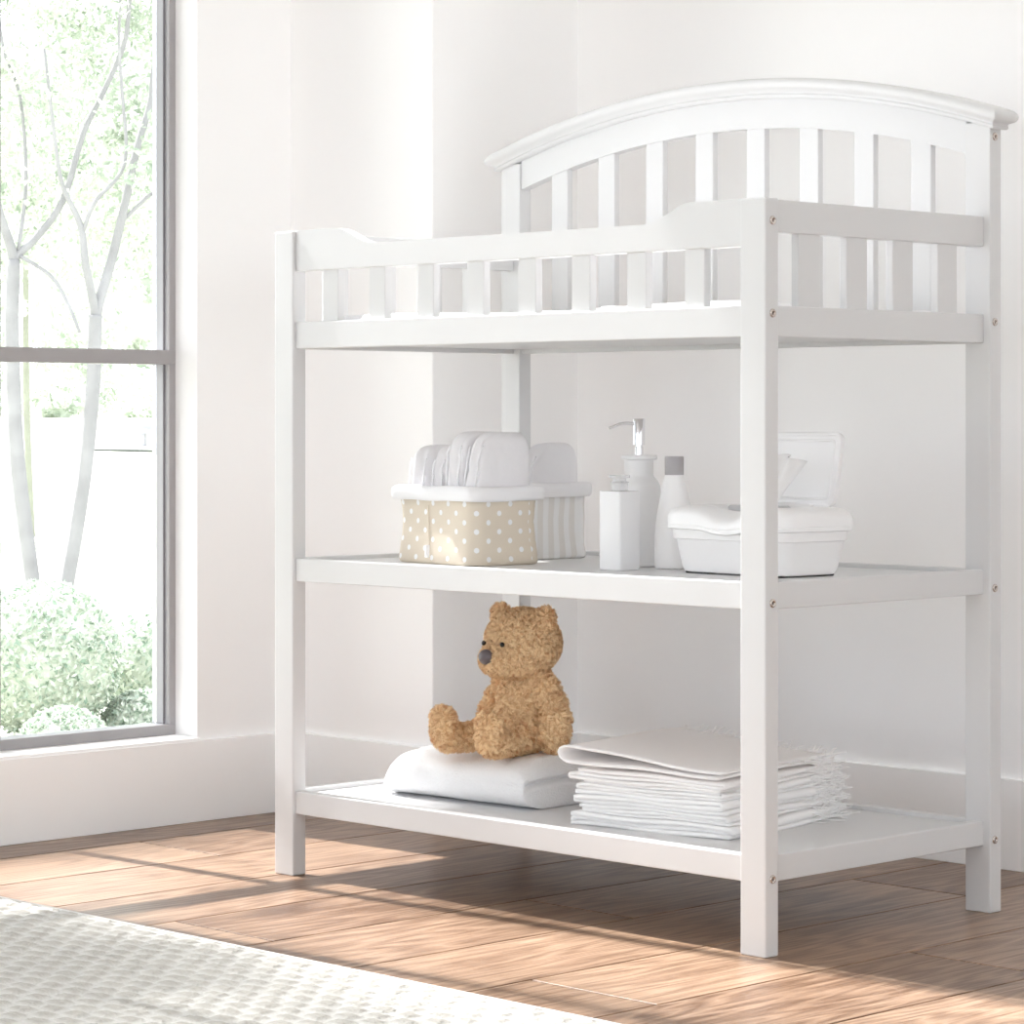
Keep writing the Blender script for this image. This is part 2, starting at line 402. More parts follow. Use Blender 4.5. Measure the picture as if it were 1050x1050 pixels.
# unseen window added in the front wall for fill light
bm = bmesh.new()
for i in range(6):
    xx = XW+.5+(XR-XW-1.1)*i/5; box(bm, max(xx-.02, XW+.5), min(xx+.02, XR-.6), YF-.1, YF-.06, .15, 1.75)
box(bm, XW+.5, XR-.6, YF-.1, YF-.06, .15, .19); box(bm, XW+.5, XR-.6, YF-.1, YF-.06, 1.71, 1.75)
w2 = struct(obj('fill_window_front', bm, M_frame))
bm = bmesh.new(); box(bm, XW+.5, XR-.6, YF-.084, YF-.080, .19, 1.71); obj('pane', bm, M_glass, w2)

bm = bmesh.new()  # unseen glazing added in the right wall to brighten the side faces
for i in range(5):
    yy = YF+.4+(-.2-YF-.4)*i/4; box(bm, XR+.05, XR+.09, max(yy-.02, YF+.4), min(yy+.02, -.2), .15, 1.75)
box(bm, XR+.05, XR+.09, YF+.4, -.2, .15, .19); box(bm, XR+.05, XR+.09, YF+.4, -.2, 1.71, 1.75)
w3 = struct(obj('fill_window_right', bm, M_frame))
bm = bmesh.new(); box(bm, XR+.066, XR+.070, YF+.4, -.2, .19, 1.71); obj('pane', bm, M_glass, w3)

# ================================================================== RUG
bm = bmesh.new(); lay = bm.loops.layers.float_color.new('pad')
rx0, rx1, ry0, ry1, cell = -.35, 1.9, -2.2, -.425, .0062
def padf(x, y):
    p, q_ = .044, .026
    # staggered rows of rounded pads (rows run along x)
    row = math.floor(y/q_); xo = (row % 2)*p*.5
    u = ((x+xo)/p) % 1; v = (y/q_) % 1
    dx = abs(u-.5)*p; dy = abs(v-.5)*q_
    wob = noise.noise(Vector((x*60, y*60, 0)))*.0025
    d = max(dx-.0135, dy-.0095)
    q = math.hypot(max(dx-.0088, 0), max(dy-.0055, 0))-.0042+wob
    return max(0, min(1, .5-q/.003))
fine_x0, fine_x1, fine_y0 = -.35, 1.9, -2.2
nx = int((fine_x1-fine_x0)/.0052); ny = int((ry1-fine_y0)/.0052)
grid = []; fac = []
for j in range(ny+1):
    y = ry1-(ry1-fine_y0)*j/ny
    row = []
    for i in range(nx+1):
        x = fine_x0+(fine_x1-fine_x0)*i/nx
        f = padf(x, y); e = min(1, (ry1-y)/.012)
        z = (.0045+.0028*f+.0008*noise.noise(Vector((x*400, y*400, 0))))*(.55+.45*e)
        row.append((bm.verts.new((x, y, z)), f))
    grid.append(row)
for j in range(ny):
    for i in range(nx):
        q = (grid[j+1][i], grid[j+1][i+1], grid[j][i+1], grid[j][i])
        f = bm.faces.new([a[0] for a in q])
        for lp, a in zip(f.loops, q): lp[lay] = (a[1],)*3+(1,)

rug = obj('area_rug', bm, M_rug); tag(rug, 'off-white woven area rug with beige raised pads on the plank floor', 'rug')
bm = bmesh.new(); box(bm, rx0, rx1, ry1-.001, ry1+.005, .0002, .0048, .0015); obj('rug_binding', bm, M_rugedge, rug)

# ================================================================== CHANGING TABLE
W, D, PA, PB, H = .9427, .4897, .0412, .0252, .94
tb = thing('changing_table', 'white slatted changing table with two open shelves and arched back', 'changing table')
def part(name, boxes, m=M_white, parent=tb, bev=.0015):
    bm = bmesh.new()
    for b in boxes: box(bm, *b, bev)
    return obj(name, bm, m, parent)
def archz(x, R): return -.433+math.sqrt(R*R-(x-.485+.0135)**2)
for i, (x0, y0, h) in enumerate(((0, 0, H), (W-PA, 0, H), (0, D-PB, 0), (W-PA, D-PB, 0))):
    bm = bmesh.new()
    if h: box(bm, x0, x0+PA, y0, y0+PB, 0, h, .002)
    else:
        zt = archz(x0+PA/2, 1.57)-.004; box(bm, x0, x0+PA, y0, y0+PB, 0, zt, .0015)
    po = obj('post', bm, M_white, tb)
    if x0 > 0:
        ys = y0+.0135 if h else y0+.0105
        for zz in ((.912, .797, .438, .0965) if h else (1.047, .797, .438, .0985)):
            bm = bmesh.new()
            prof = [(0, .0004), (.0022, .0004), (.0022, .0016), (.0045, .0019), (.0053, .0012), (.0056, 0), (.0056, -.002)]
            lathe(bm, [(r, z) for r, z in prof], seg=24)
            for f in bm.faces:
                c = f.calc_center_median()
                if math.hypot(c.x, c.y) < .0021 and c.z < .001: f.material_index = 1
            bmesh.ops.rotate(bm, verts=bm.verts, cent=(0, 0, 0), matrix=Matrix.Rotation(math.pi/2, 3, 'Y'))
            bmesh.ops.translate(bm, verts=bm.verts, vec=(W+.0002, ys, zz))
            obj('bolt', bm, [M_bolt, M_boltd], po, True)
# front scalloped top rail
def prism(bm, outline, y0, y1, bev=.0015):
    a = [bm.verts.new((x, y0, z)) for x, z in outline]; b = [bm.verts.new((x, y1, z)) for x, z in outline]
    f1 = bm.faces.new(a); f2 = bm.faces.new(b[::-1]); n = len(a)
    fs = [bm.faces.new((a[i], b[i], b[(i+1) % n], a[(i+1) % n])) for i in range(n)]
    if bev:
        bmesh.ops.bevel(bm, geom=[e for e in set(f1.edges)|set(f2.edges)], offset=bev, segments=2, affect='EDGES', profile=.5)
def sc(x):
    xx = min(x-PA, (W-PA)-x)  # distance from either end
    t = max(0, min(1, (xx-.086)/.082)); t = t*t*(3-2*t)
    return .9405-.0245*t
xs = [PA+(W-2*PA)*i/120 for i in range(121)]
bm = bmesh.new(); prism(bm, [(PA, .881), (W-PA, .881)]+[(x, sc(x)) for x in reversed(xs)], .0052, .0232)
obj('front_top_rail', bm, M_white, tb)
part('front_tray_rail', [(PA, W-PA, .0052, .0232, .7685, .8073)])
part('back_tray_rail', [(PA, W-PA, D-PB+.004, D-.004, .7685, .8073)])
for k in range(8):
    x = .0985+.10037*k; part('slat', [(x, x+.0335, .0085, .0215, .8065, .8835)])
XI = .0105
for s in (0, 1):
    x0, x1 = (XI, XI+.018) if s == 0 else (W-XI-.018, W-XI)
    part('side_top_rail', [(x0, x1, PB, D-PB, .8986, .9395)])
    part('side_tray_rail', [(x0, x1, PB, D-PB, .7685, .8073)])
    for k in range(4):
        y = .079+.0957*k; part('slat', [(x0+.0035, x1-.0025, y, y+.0425, .8065, .900)])
for k in range(8):
    x = .1055+.0998*k
    part('slat', [(x, x+.0345, D-PB+.0065, D-.007, .8065, archz(x+.017, 1.521)+.012)])
part('tray_panel', [(XI+.016, W-XI-.016, .022, D-PB+.006, .7755, .785)])
for z0, z1 in ((.4291, .4629), (.0903, .1233)):
    bm = bmesh.new(); box(bm, XI+.016, W-XI-.016, .021, D-PB+.006, z1-.016, z1-.006)
    sh = obj('shelf', bm, M_white, tb)
    part('shelf_front_rail', [(PA, W-PA, .0052, .0232, z0, z1)], parent=sh)
    part('shelf_back_rail', [(PA, W-PA, D-PB+.004, D-.004, z0, z1)], parent=sh)
    for s in (0, 1):
        x0, x1 = (XI, XI+.018) if s == 0 else (W-XI-.018, W-XI)
        part('shelf_side_rail', [(x0, x1, PB, D-PB, z0, z1)], parent=sh)
# arched head rail and crown moulding
bm = bmesh.new(); xs = [PA+(W-2*PA)*i/80 for i in range(81)]
prism(bm, [(x, archz(x, 1.521)) for x in xs]+[(x, archz(x, 1.572)) for x in reversed(xs)], D-PB+.0035, D-.003)
obj('arched_rail', bm, M_white, tb)
F = [(.0005, 1.5635), (.006, 1.5640), (.0085, 1.5655), (.0095, 1.5680), (.0085, 1.5705), (.0092, 1.5722), (.0125, 1.5745), (.016, 1.5765), (.0185, 1.5785), (.0205, 1.5815), (.021, 1.585), (.0195, 1.5885), (.016, 1.591), (.010, 1.592)]
bm = bmesh.new(); nseg = 96; fr_, bk_ = [], []
for i in range(nseg+1):
    a_, b_ = [], []
    for p, R in F:                                   # the moulding returns round both ends
        t0 = math.asin((-p-.4715)/R); t1 = math.asin((W+p-.4715)/R); a = t0+(t1-t0)*i/nseg
        x, z = .4715+R*math.sin(a), -.433+R*math.cos(a)
        a_.append(bm.verts.new((x, D-PB+.002-p, z))); b_.append(bm.verts.new((x, D-.002+p*.6, z)))
    fr_.append(a_); bk_.append(b_)
m = len(F)
for i in range(nseg):
    for k in range(m-1):
        bm.faces.new((fr_[i][k], fr_[i+1][k], fr_[i+1][k+1], fr_[i][k+1])); bm.faces.new((bk_[i][k], bk_[i+1][k], bk_[i+1][k+1], bk_[i][k+1]))
    for k in (0, m-1): bm.faces.new((fr_[i][k], fr_[i+1][k], bk_[i+1][k], bk_[i][k]))
for i in (0, nseg):
    for k in range(m-1): bm.faces.new((fr_[i][k], fr_[i][k+1], bk_[i][k+1], bk_[i][k]))
obj('crown_moulding', bm, M_white, tb, True, 40)
# changing pad in the tray
bm = bmesh.new(); nx, ny = 60, 36; g = []
px0, px1, py0, py1 = .034, W-.034, .030, D-.034
for j in range(ny+1):
    row = []
    for i in range(nx+1):
        u, v = i/nx, j/ny
        x = px0+(px1-px0)*u; y = py0+(py1-py0)*v
        e = min(u*(px1-px0), (1-u)*(px1-px0))/.05; f = min(v*(py1-py0), (1-v)*(py1-py0))/.03
        e = math.sin(min(1, e)*math.pi/2)**.5; f = math.sin(min(1, f)*math.pi/2)**.5
        h = .025+.005*abs(2*v-1)**2+.003*math.sin(u*9)*math.sin(v*5+1)
        row.append(bm.verts.new((x, y, .7862+h*e*f)))
    g.append(row)
for j in range(ny):
    for i in range(nx): bm.faces.new((g[j][i], g[j][i+1], g[j+1][i+1], g[j+1][i]))
ring = g[0]+[r[-1] for r in g[1:]]+g[-1][-2::-1]+[r[0] for r in g[-2:0:-1]]
bm.faces.new(ring[::-1])
pad = obj('changing_pad', bm, M_pad, None, True); tag(pad, 'thin white changing pad lying in the slatted top tray of the changing table', 'changing pad')
part('strap', [(.440, .478, .10, .40, 0.8125, .8150)], M_pad, pad, .0008)
bk = part('buckle', [(.446, .474, .225, .275, .8148, .8250)], M_plas, pad, .002)

# ================================================================== FABRIC BASKETS
def basket(name, label, fx, fy, wx, wy, z0, z1, m, seam=True):
    """fx, fy = front right corner; wx, wy = width and depth"""
    rz = math.radians(-7.5); a, b = wx/2, wy/2; x0 = fx
    c = Matrix.Rotation(rz, 2)@Vector((-a, b))
    t = thing(name, label, 'basket', (fx+c.x, fy+c.y, z0), rz)
    h = z1-z0
    def ring(s, z, inset=0, rr=.022):
        pts = dens(srect(a*s-inset, b*s-inset, rr, 8)); out = []
        for px, py in pts:
            n = noise.noise(Vector((px*18, py*18, z*22+x0*9)))*.0022*(1 if z > .004 else 0)
            q = 1+n/max(a, b)*1.5
            out.append((px*q, py*q, z))
        return out
    hs = [0, .0012, .006, .02, .04, .06, .08, h-.008]
    ss = [.955, .985, 1.0, .985, .965, .962, .97, .985]
    bm = bmesh.new(); loft(bm, [ring(s, z) for s, z in zip(ss, hs)], True, False, uv=(3,))
    obj('basket_body', bm, m, t, True, 50)
    bm = bmesh.new()
    # inner lining down to the bottom and cuff folded over the outside
    n = [(1.0, h-.0215, -.0015), (1.0, h-.0215, -.0045), (1.0, h-.018, -.0065), (1.0, h-.010, -.0070), (1.0, h-.004, -.0062), (1.0, h-.0008, -.003), (1.0, h, .0), (1.0, h-.001, .003), (.985, h-.010, .0045), (.97, .05, .004), (.97, .006, .005)]
    loft(bm, [[(p[0], p[1], p[2]+.0006*math.sin(math.atan2(p[1], p[0])*5+x0*20)*(1 if z > .06 else 0)) for p in ring(s, z, i_)] for s, z, i_ in n], False, True)
    obj('lining_cuff', bm, M_cuff, t, True, 60)
    if seam:
        bm = bmesh.new(); pts = [(-.010+.0012*math.sin(z*60), -b*(.975 if z > .01 else .99)-.0002, z) for z in [i*.0085 for i in range(1, 11)]]
        tube(bm, pts, .0007, 6); obj('side_seam', bm, m, t, True)
        bm = bmesh.new(); box(bm, -.0125, -.0075, -b-.0045, -b*.97, .009, .027, .0006); obj('fabric_tag', bm, M_cuff, t)
    return t
ZS, ZL = .4569+.0001, .1173+.0001
b1 = basket('fabric_basket', 'beige fabric basket with white polka dots holding folded diapers', .312, .103, .197, .128, ZS, .570, M_dots)
b2 = basket('fabric_basket', 'striped grey and white fabric basket behind the polka dot basket', .229, .285, .150, .132, ZS, .571, M_strp, False)
# diapers
def diaper(label, cx, cy, wd, z0, z1, th, seed, slant=.03):
    """upright folded diaper, broad face towards +x, front edge gathered; cx, cy = centre"""
    t = thing('folded_diaper', label, 'diaper', (cx, cy, z0), math.radians(-7.5), 'folded diapers in the baskets')
    a, h = wd/2, z1-z0
    def outline(n=64):
        out = []
        for i in range(n):
            an = 2*math.pi*i/n; c, s_ = math.cos(an), math.sin(an); e = 6.0
            r = (abs(c)**e+abs(s_)**e)**(-1/e); out.append((r*c*a, h/2+r*s_*h/2))
        return out
    bm = bmesh.new(); rings = []; m = 22
    for k in range(m+1):
        ph = math.pi*(k/m); q = -math.cos(ph); sx = q*th/2; sc_ = max(.02, math.sin(ph))**.30
        rg = []
        for (y, z) in outline():
            yy, zz = y*sc_, h/2+(z-h/2)*sc_
            fr = max(0, min(1, (-y/a-.25)/.6))                    # 1 at the gathered front edge
            zt = max(0, zz/h-.35)
            yy += slant*zt**1.3*(1.0)*(.5-.5*y/a)
            rid = math.sin(q*5.2+noise.noise(Vector((zz*22, seed*3, 0)))*2.2)
            yy += fr*(-.0008+.0042*rid*sc_)+.0022*fr*noise.noise(Vector((q*4, zz*75, seed)))
            wv = noise.noise(Vector((yy*26+seed*7, zz*26, q*2)))*.0028+fr*noise.noise(Vector((yy*60, zz*95, q*3+seed)))*.0030
            rg.append((sx*(1+.2*(1-zz/h))+wv, yy, max(0, zz+wv*.5)))
        rings.append(rg)
    loft(bm, rings); obj('diaper_body', bm, M_diap, t, True)
    for sg in (-.45, .42):                                        # elastic leg cuffs standing off the front edge
        bm = bmesh.new(); P = []
        for i in range(60):
            z = .03+(h-.050)*i/59; zt = max(0, z/h-.35)
            y = -a-.0012+slant*zt**1.3+.018*max(0, (z-(h-.035))/.035)**2+.0014*noise.noise(Vector((z*120, seed, sg)))
            P.append((sg*th+.0022*noise.noise(Vector((z*60, seed+5, sg))), y, z))
        tube(bm, P, [.0016+.0008*noise.noise(Vector((i*.8, seed, 0))) for i in range(60)], 8); obj('leg_cuff', bm, M_ruff, t, True)
    return t
def inb(fx, fy, wx, wy, lx, ly=0):
    c = Matrix.Rotation(math.radians(-7.5), 2)@Vector((-wx/2+lx, wy/2+ly)); return fx+c.x, fy+c.y
A1 = (.312, .103, .197, .128); A2 = (.229, .285, .150, .132)
diaper('white folded diaper nearest the right rim of the polka dot basket', *inb(*A1, .072), .107, .462, .6475, .030, 1, .035)
diaper('tall white folded diaper second from the right in the polka dot basket', *inb(*A1, .034), .106, .462, .6480, .034, 2, .012)
diaper('short white folded diaper in the middle of the polka dot basket', *inb(*A1, -.006, -.004), .094, .462, .6275, .026, 3, .008)
diaper('white folded diaper at the left end of the polka dot basket', *inb(*A1, -.056), .104, .462, .6285, .040, 4, .008)
diaper('single white folded diaper standing in the striped basket', *inb(*A2, .046), .110, .462, .6300, .036, 5, .050)

# ================================================================== BOTTLES
t = thing('soap_bottle', 'square white frosted soap bottle with a clear cap, frontmost of the bottles', 'bottle', (.514, .192, ZS), 0)
bm = bmesh.new(); hh = .1095
loft(bm, [[(x*s, y*s, z) for x, y in srect(.0203, .0203, .003, 5)] for s, z in ((.93, 0), (.985, .001), (1, .004), (1, hh-.003), (.985, hh-.0008), (.93, hh))])
obj('bottle_body', bm, mat('milky_plastic', (.86, .86, .87), .3, Subsurface_Weight=.0), t, True, 35)
bm = bmesh.new(); lathe(bm, [(0, hh), (.0115, hh), (.0115, hh+.011), (.0128, hh+.0115), (.0128, hh+.0125), (.0095, hh+.013), (.0095, hh+.0175), (.0148, hh+.018), (.0148, hh+.0215), (.014, hh+.022), (0, hh+.022)], seg=36)
obj('bottle_cap', bm, M_clear, t, True, 35)
t = thing('pump_dispenser', 'round frosted glass soap dispenser with a chrome pump, behind the square bottle', 'soap dispenser', (.470, .279, ZS), 0)
bm = bmesh.new()
lathe(bm, [(0, 0), (.0275, 0), (.0300, .002), (.0308, .006), (.0308, .108), (.0300, .115), (.0265, .122), (.0215, .127), (.0205, .131), (.0205, .151), (.0185, .151), (.0185, .131), (.025, .120), (.028, .108), (.028, .006), (0, .005)], seg=56)
obj('bottle_body', bm, M_frost, t, True, 35)
bm = bmesh.new(); lathe(bm, [(0, .1515), (.0245, .1515), (.0258, .153), (.0258, .1565), (.0245, .158), (0, .158)], seg=48); obj('bottle_collar', bm, M_frost, t, True, 35)
bm = bmesh.new()
lathe(bm, [(0, .158), (.0062, .158), (.0062, .169), (.0052, .1695), (.0052, .172), (.0085, .1725), (.0085, .2085), (.008, .2095), (0, .2095)], seg=32)
pm = obj('pump', bm, M_chrome, t, True, 35)
bm = bmesh.new(); dn = Vector((-.70, -.71, 0)) # spout direction
pts = smooth_path([dn*.006+Vector((0, 0, .2025)), dn*.020+Vector((0, 0, .2030)), dn*.028+Vector((0, 0, .2015)), dn*.0425+Vector((0, 0, .1955))], 6)
tube(bm, pts, .0021, 12); obj('spout', bm, M_chrome, pm, True, 40)
bm = bmesh.new(); tube(bm, [(0, 0, .012), (0, 0, .151)], .0022, 8); obj('dip_tube', bm, M_plas, t, True)
t = thing('lotion_bottle', 'white lotion bottle with sloping shoulders and a grey cap', 'bottle', (.552, .263, ZS), math.radians(45))
bm = bmesh.new(); prof = [(.90, 0), (.97, .0015), (1, .006), (1.0, .03), (.985, .05), (.93, .068), (.83, .086), (.70, .104), (.58, .118), (.5, .126), (.48, .131)]
rr = []
for s, z in prof:
    q = max(0, min(1, (z-.05)/.08))
    ax = .0275*s; ay = .019*(1-q)+.013*q
    ay = max(.012, ay*(.9 if z < .001 else 1)); ax = max(.0125, ax)
    rr.append([(ax*math.cos(2*math.pi*i/48), ay*math.sin(2*math.pi*i/48), z) for i in range(48)])
loft(bm, rr); obj('bottle_body', bm, M_plas2, t, True, 40)
bm = bmesh.new(); lathe(bm, [(0, .131), (.0130, .131), (.0133, .132), (.0133, .1555), (.0127, .157), (0, .157)], seg=40); obj('bottle_cap', bm, M_capg, t, True, 35)

# ================================================================== WIPES BOX
t = thing('wipes_container', 'white plastic wipes container with its flip lid open', 'wipes container', (.722, .246, ZS), math.radians(-4))
A, B = .105, .063
def rr_(a, b, r, z, f=None): 
    return [(x, y, z+(f(x, y) if f else 0)) for x, y in dens(srect(a, b, r, 10))]
bm = bmesh.new()
loft(bm, [rr_(A-.012, B-.012, .018, .0015), rr_(A-.007, B-.007, .020, .003), rr_(A-.004, B-.004, .022, .010), rr_(A+.0015, B+.0015, .022, .045), rr_(A+.0022, B+.0022, .022, .0465), rr_(A+.0045, B+.0045, .022, .0475), rr_(A+.006, B+.006, .022, .062)])
obj('container_body', bm, M_plas2, t, True, 35)
for sx in (-.068, .068):  # black strips standing in for the shade under the container
    bm = bmesh.new(); box(bm, sx-.022, sx+.022, -B+.012, B-.012, 0, .0035, .001); obj('under_shade', bm, M_undershade, t)
def dip(x, y, amt=1):
    # thumb scoop at the middle of the front side
    g = math.exp(-abs((x-.006)/.036)**2.6); fy = max(0, min(1, (-y-B*.25)/(B*.75)))
    return -.015*g*fy*amt
bm = bmesh.new()
loft(bm, [rr_(A+.0095, B+.0095, .026, .0600, lambda x, y: dip(x, y, .42)), rr_(A+.0115, B+.0115, .027, .0615, lambda x, y: dip(x, y, .42)), rr_(A+.0115, B+.0115, .027, .0655, lambda x, y: dip(x, y, .42)),
          rr_(A+.0108, B+.0108, .027, .0662, lambda x, y: dip(x, y, .42)), rr_(A+.0115, B+.0115, .027, .0669, lambda x, y: dip(x, y, .42)), rr_(A+.0118, B+.0118, .028, .078, lambda x, y: dip(x, y)), rr_(A+.009, B+.009, .028, .085, lambda x, y: dip(x, y)), rr_(A+.002, B+.002, .028, .0895, lambda x, y: dip(x, y)),
          rr_(A-.008, B-.008, .024, .0915, lambda x, y: dip(x, y)), rr_(A-.02, B-.014, .02, .0918, lambda x, y: dip(x, y, .9)), rr_(A-.030, B-.022, .018, .0912, lambda x, y: dip(x, y, .7)), rr_(A-.034, B-.026, .016, .080), rr_(A-.040, B-.032, .012, .078)])
top = obj('container_top', bm, M_plas, t, True, 40)
bm = bmesh.new(); loft(bm, [[(x, y, z) for x, y in dens(srect(a, b, r, 10))] for a, b, r, z in ((.050, .020, .018, .0775), (.050, .020, .018, .0905), (.047, .018, .016, .0925), (.030, .008, .007, .0925), (.030, .008, .007, .079))])
obj('dispensing_slot', bm, M_hole, top, True, 35)
# flip lid standing open at the back
bm = bmesh.new()
LW, LH = .081, .051
tilt = math.radians(10)
def lidp(x, v, d):  # v up, d towards front
    z = .0905+ (v+LH)*math.cos(tilt); y = B-.004+(v+LH)*math.sin(tilt)-d
    return (x, y, z)
def lr(a, b, r, d): return [lidp(x, v, d) for x, v in srect(a, b, r, 10)]
loft(bm, [lr(LW-.004, LH-.004, .010, -.0095), lr(LW-.001, LH-.001, .012, -.0075), lr(LW, LH, .013, -.004), lr(LW, LH, .013, .0), lr(LW-.001, LH-.001, .012, .001), lr(LW-.0035, LH-.0035, .010, .001), lr(LW-.0045, LH-.0045, .010, -.001),
          lr(LW-.010, LH-.009, .008, -.001), lr(LW-.011, LH-.010, .008, .0005), lr(LW-.0125, LH-.0115, .007, .0005), lr(LW-.0135, LH-.0125, .007, -.004)])
obj('flip_lid', bm, M_plas, t, True, 35)
bm = bmesh.new(); box(bm, -.045, .045, B-.012, B+.004, .084, .0935, .002); obj('hinge', bm, M_plas, t)
# tissue pulled up through the slot
bm = bmesh.new(); nu, nv = 16, 18; G = []
for j in range(nv+1):
    v = j/nv; row = []
    for i in range(nu+1):
        u = i/nu-.5
        wdt = .018+.050*v**.8
        x = .016+u*wdt+.030*v*v; z = .082+.082*v*(1-.35*abs(u+.1))+.010*u*v
        y = -.002+.010*math.sin(u*14+v*2)*v*(.6+.4*v)+.006*v
        row.append((x, y, z))
    G.append(row)
va = [[bm.verts.new(p) for p in r] for r in G]
for j in range(nv):
    for i in range(nu): bm.faces.new((va[j][i], va[j][i+1], va[j+1][i+1], va[j+1][i]))
ts = obj('wet_wipe', bm, M_tissue, None, True)
md = ts.modifiers.new('s', 'SOLIDIFY'); md.thickness = .0007
ts.location = (.722, .246, ZS); ts.rotation_euler = (0, 0, math.radians(-4))
tag(ts, 'white wet wipe pulled up through the slot of the open wipes container', 'wipe')

# ================================================================== TERRY TOWEL (folded twice)
def towel():
    bm = bmesh.new(); nx, nr = 90, 120
    x0, x1, y0, y1, h = .0, .285, .0, .27, .0725
    secs = []
    for i in range(nx+1):
        u = i/nx; x = x0+(x1-x0)*u
        # height falls off at the folded left end
        el = min(1, u*(x1-x0)/.042); er = min(1, (1-u)*(x1-x0)/.016)
        fl = .45+.55*math.sin(el*math.pi/2)**.8; fr_ = .84+.16*math.sin(er*math.pi/2)
        f = max(.02, fl*fr_)
        hh = h*f*(1-.06*math.sin(u*3.1))+.000
        ins = .022*(1-fl)+.004*(1-fr_)
        ya, yb = y0+ins, y1-ins
        rg = []
        for k in range(nr):
            a = 2*math.pi*k/nr; c, s = math.cos(a), math.sin(a); e = 3.4
            r = (abs(c)**e+abs(s)**e)**(-1/e)
            yy = (ya+yb)/2+r*c*(yb-ya)/2; zz = hh/2+r*s*hh/2
            # keep base flat
            if s < 0 and zz > 0: zz = max(0, zz-.003*(1-zz/(hh/2+1e-6)))
            # crease between the two layers, front and back
            dz = (zz/h-.47)
            depth = .011*math.exp(-(dz/.05)**2)*max(0, min(1, (u-.55)/.4))
            if c < 0: yy += depth*.12
            else: yy -= depth
            n = noise.noise(Vector((x*14, yy*14, zz*20)))*.004+noise.noise(Vector((x*45, yy*45, zz*45)))*.0012
            nrm = Vector((0, c, s)).normalized()
            yy += nrm.y*n; zz += nrm.z*n*(1 if s > 0 else .0)
            rg.append((x+.004*math.sin(yy*20)*(1 if u < .1 else .2), yy, max(zz, .0003)))
        secs.append(rg)
    vr = [[bm.verts.new(p) for p in r] for r in secs]
    for a, b in zip(vr, vr[1:]):
        for k in range(nr): bm.faces.new((a[k], a[(k+1) % nr], b[(k+1) % nr], b[k]))
    # end caps as grids of shrinking rings, with the crease cut into the right end
    def cap(ring, side):
        prev = ring; base = [v.co.copy() for v in ring]; cen = sum(base, Vector())/len(base)
        for q in [1-i/30 for i in range(1, 29)]:
            cur = []
            for v in base:
                p = Vector((v.x, cen.y+(v.y-cen.y)*q, cen.z+(v.z-cen.z)*(q)))
                bul = .016*(1-q**4)
                if side > 0:
                    zc = h*.47+.006*math.sin(p.y*16)
                    bul = .009*(1-q**3)-.013*math.exp(-((p.z-zc)/.0040)**2)*min(1, (1-q)*6+.15)*(1 if p.y > .018 else max(0, p.y/.018))
                p.x += bul*side
                cur.append(bm.verts.new(p))
            n = len(cur)
            for k in range(n): bm.faces.new((prev[k], prev[(k+1) % n], cur[(k+1) % n], cur[k]))
            prev = cur
        bm.faces.new(prev)
    cap(vr[0], -1); cap(vr[-1], 1)
    return bm
tw = obj('folded_towel', towel(), M_towel, None, True)
tw.location = (.118, .098, ZL); tw.rotation_euler = (0, 0, math.radians(3))
tag(tw, 'thick white folded terry towel under the teddy bear on the bottom shelf', 'towel')

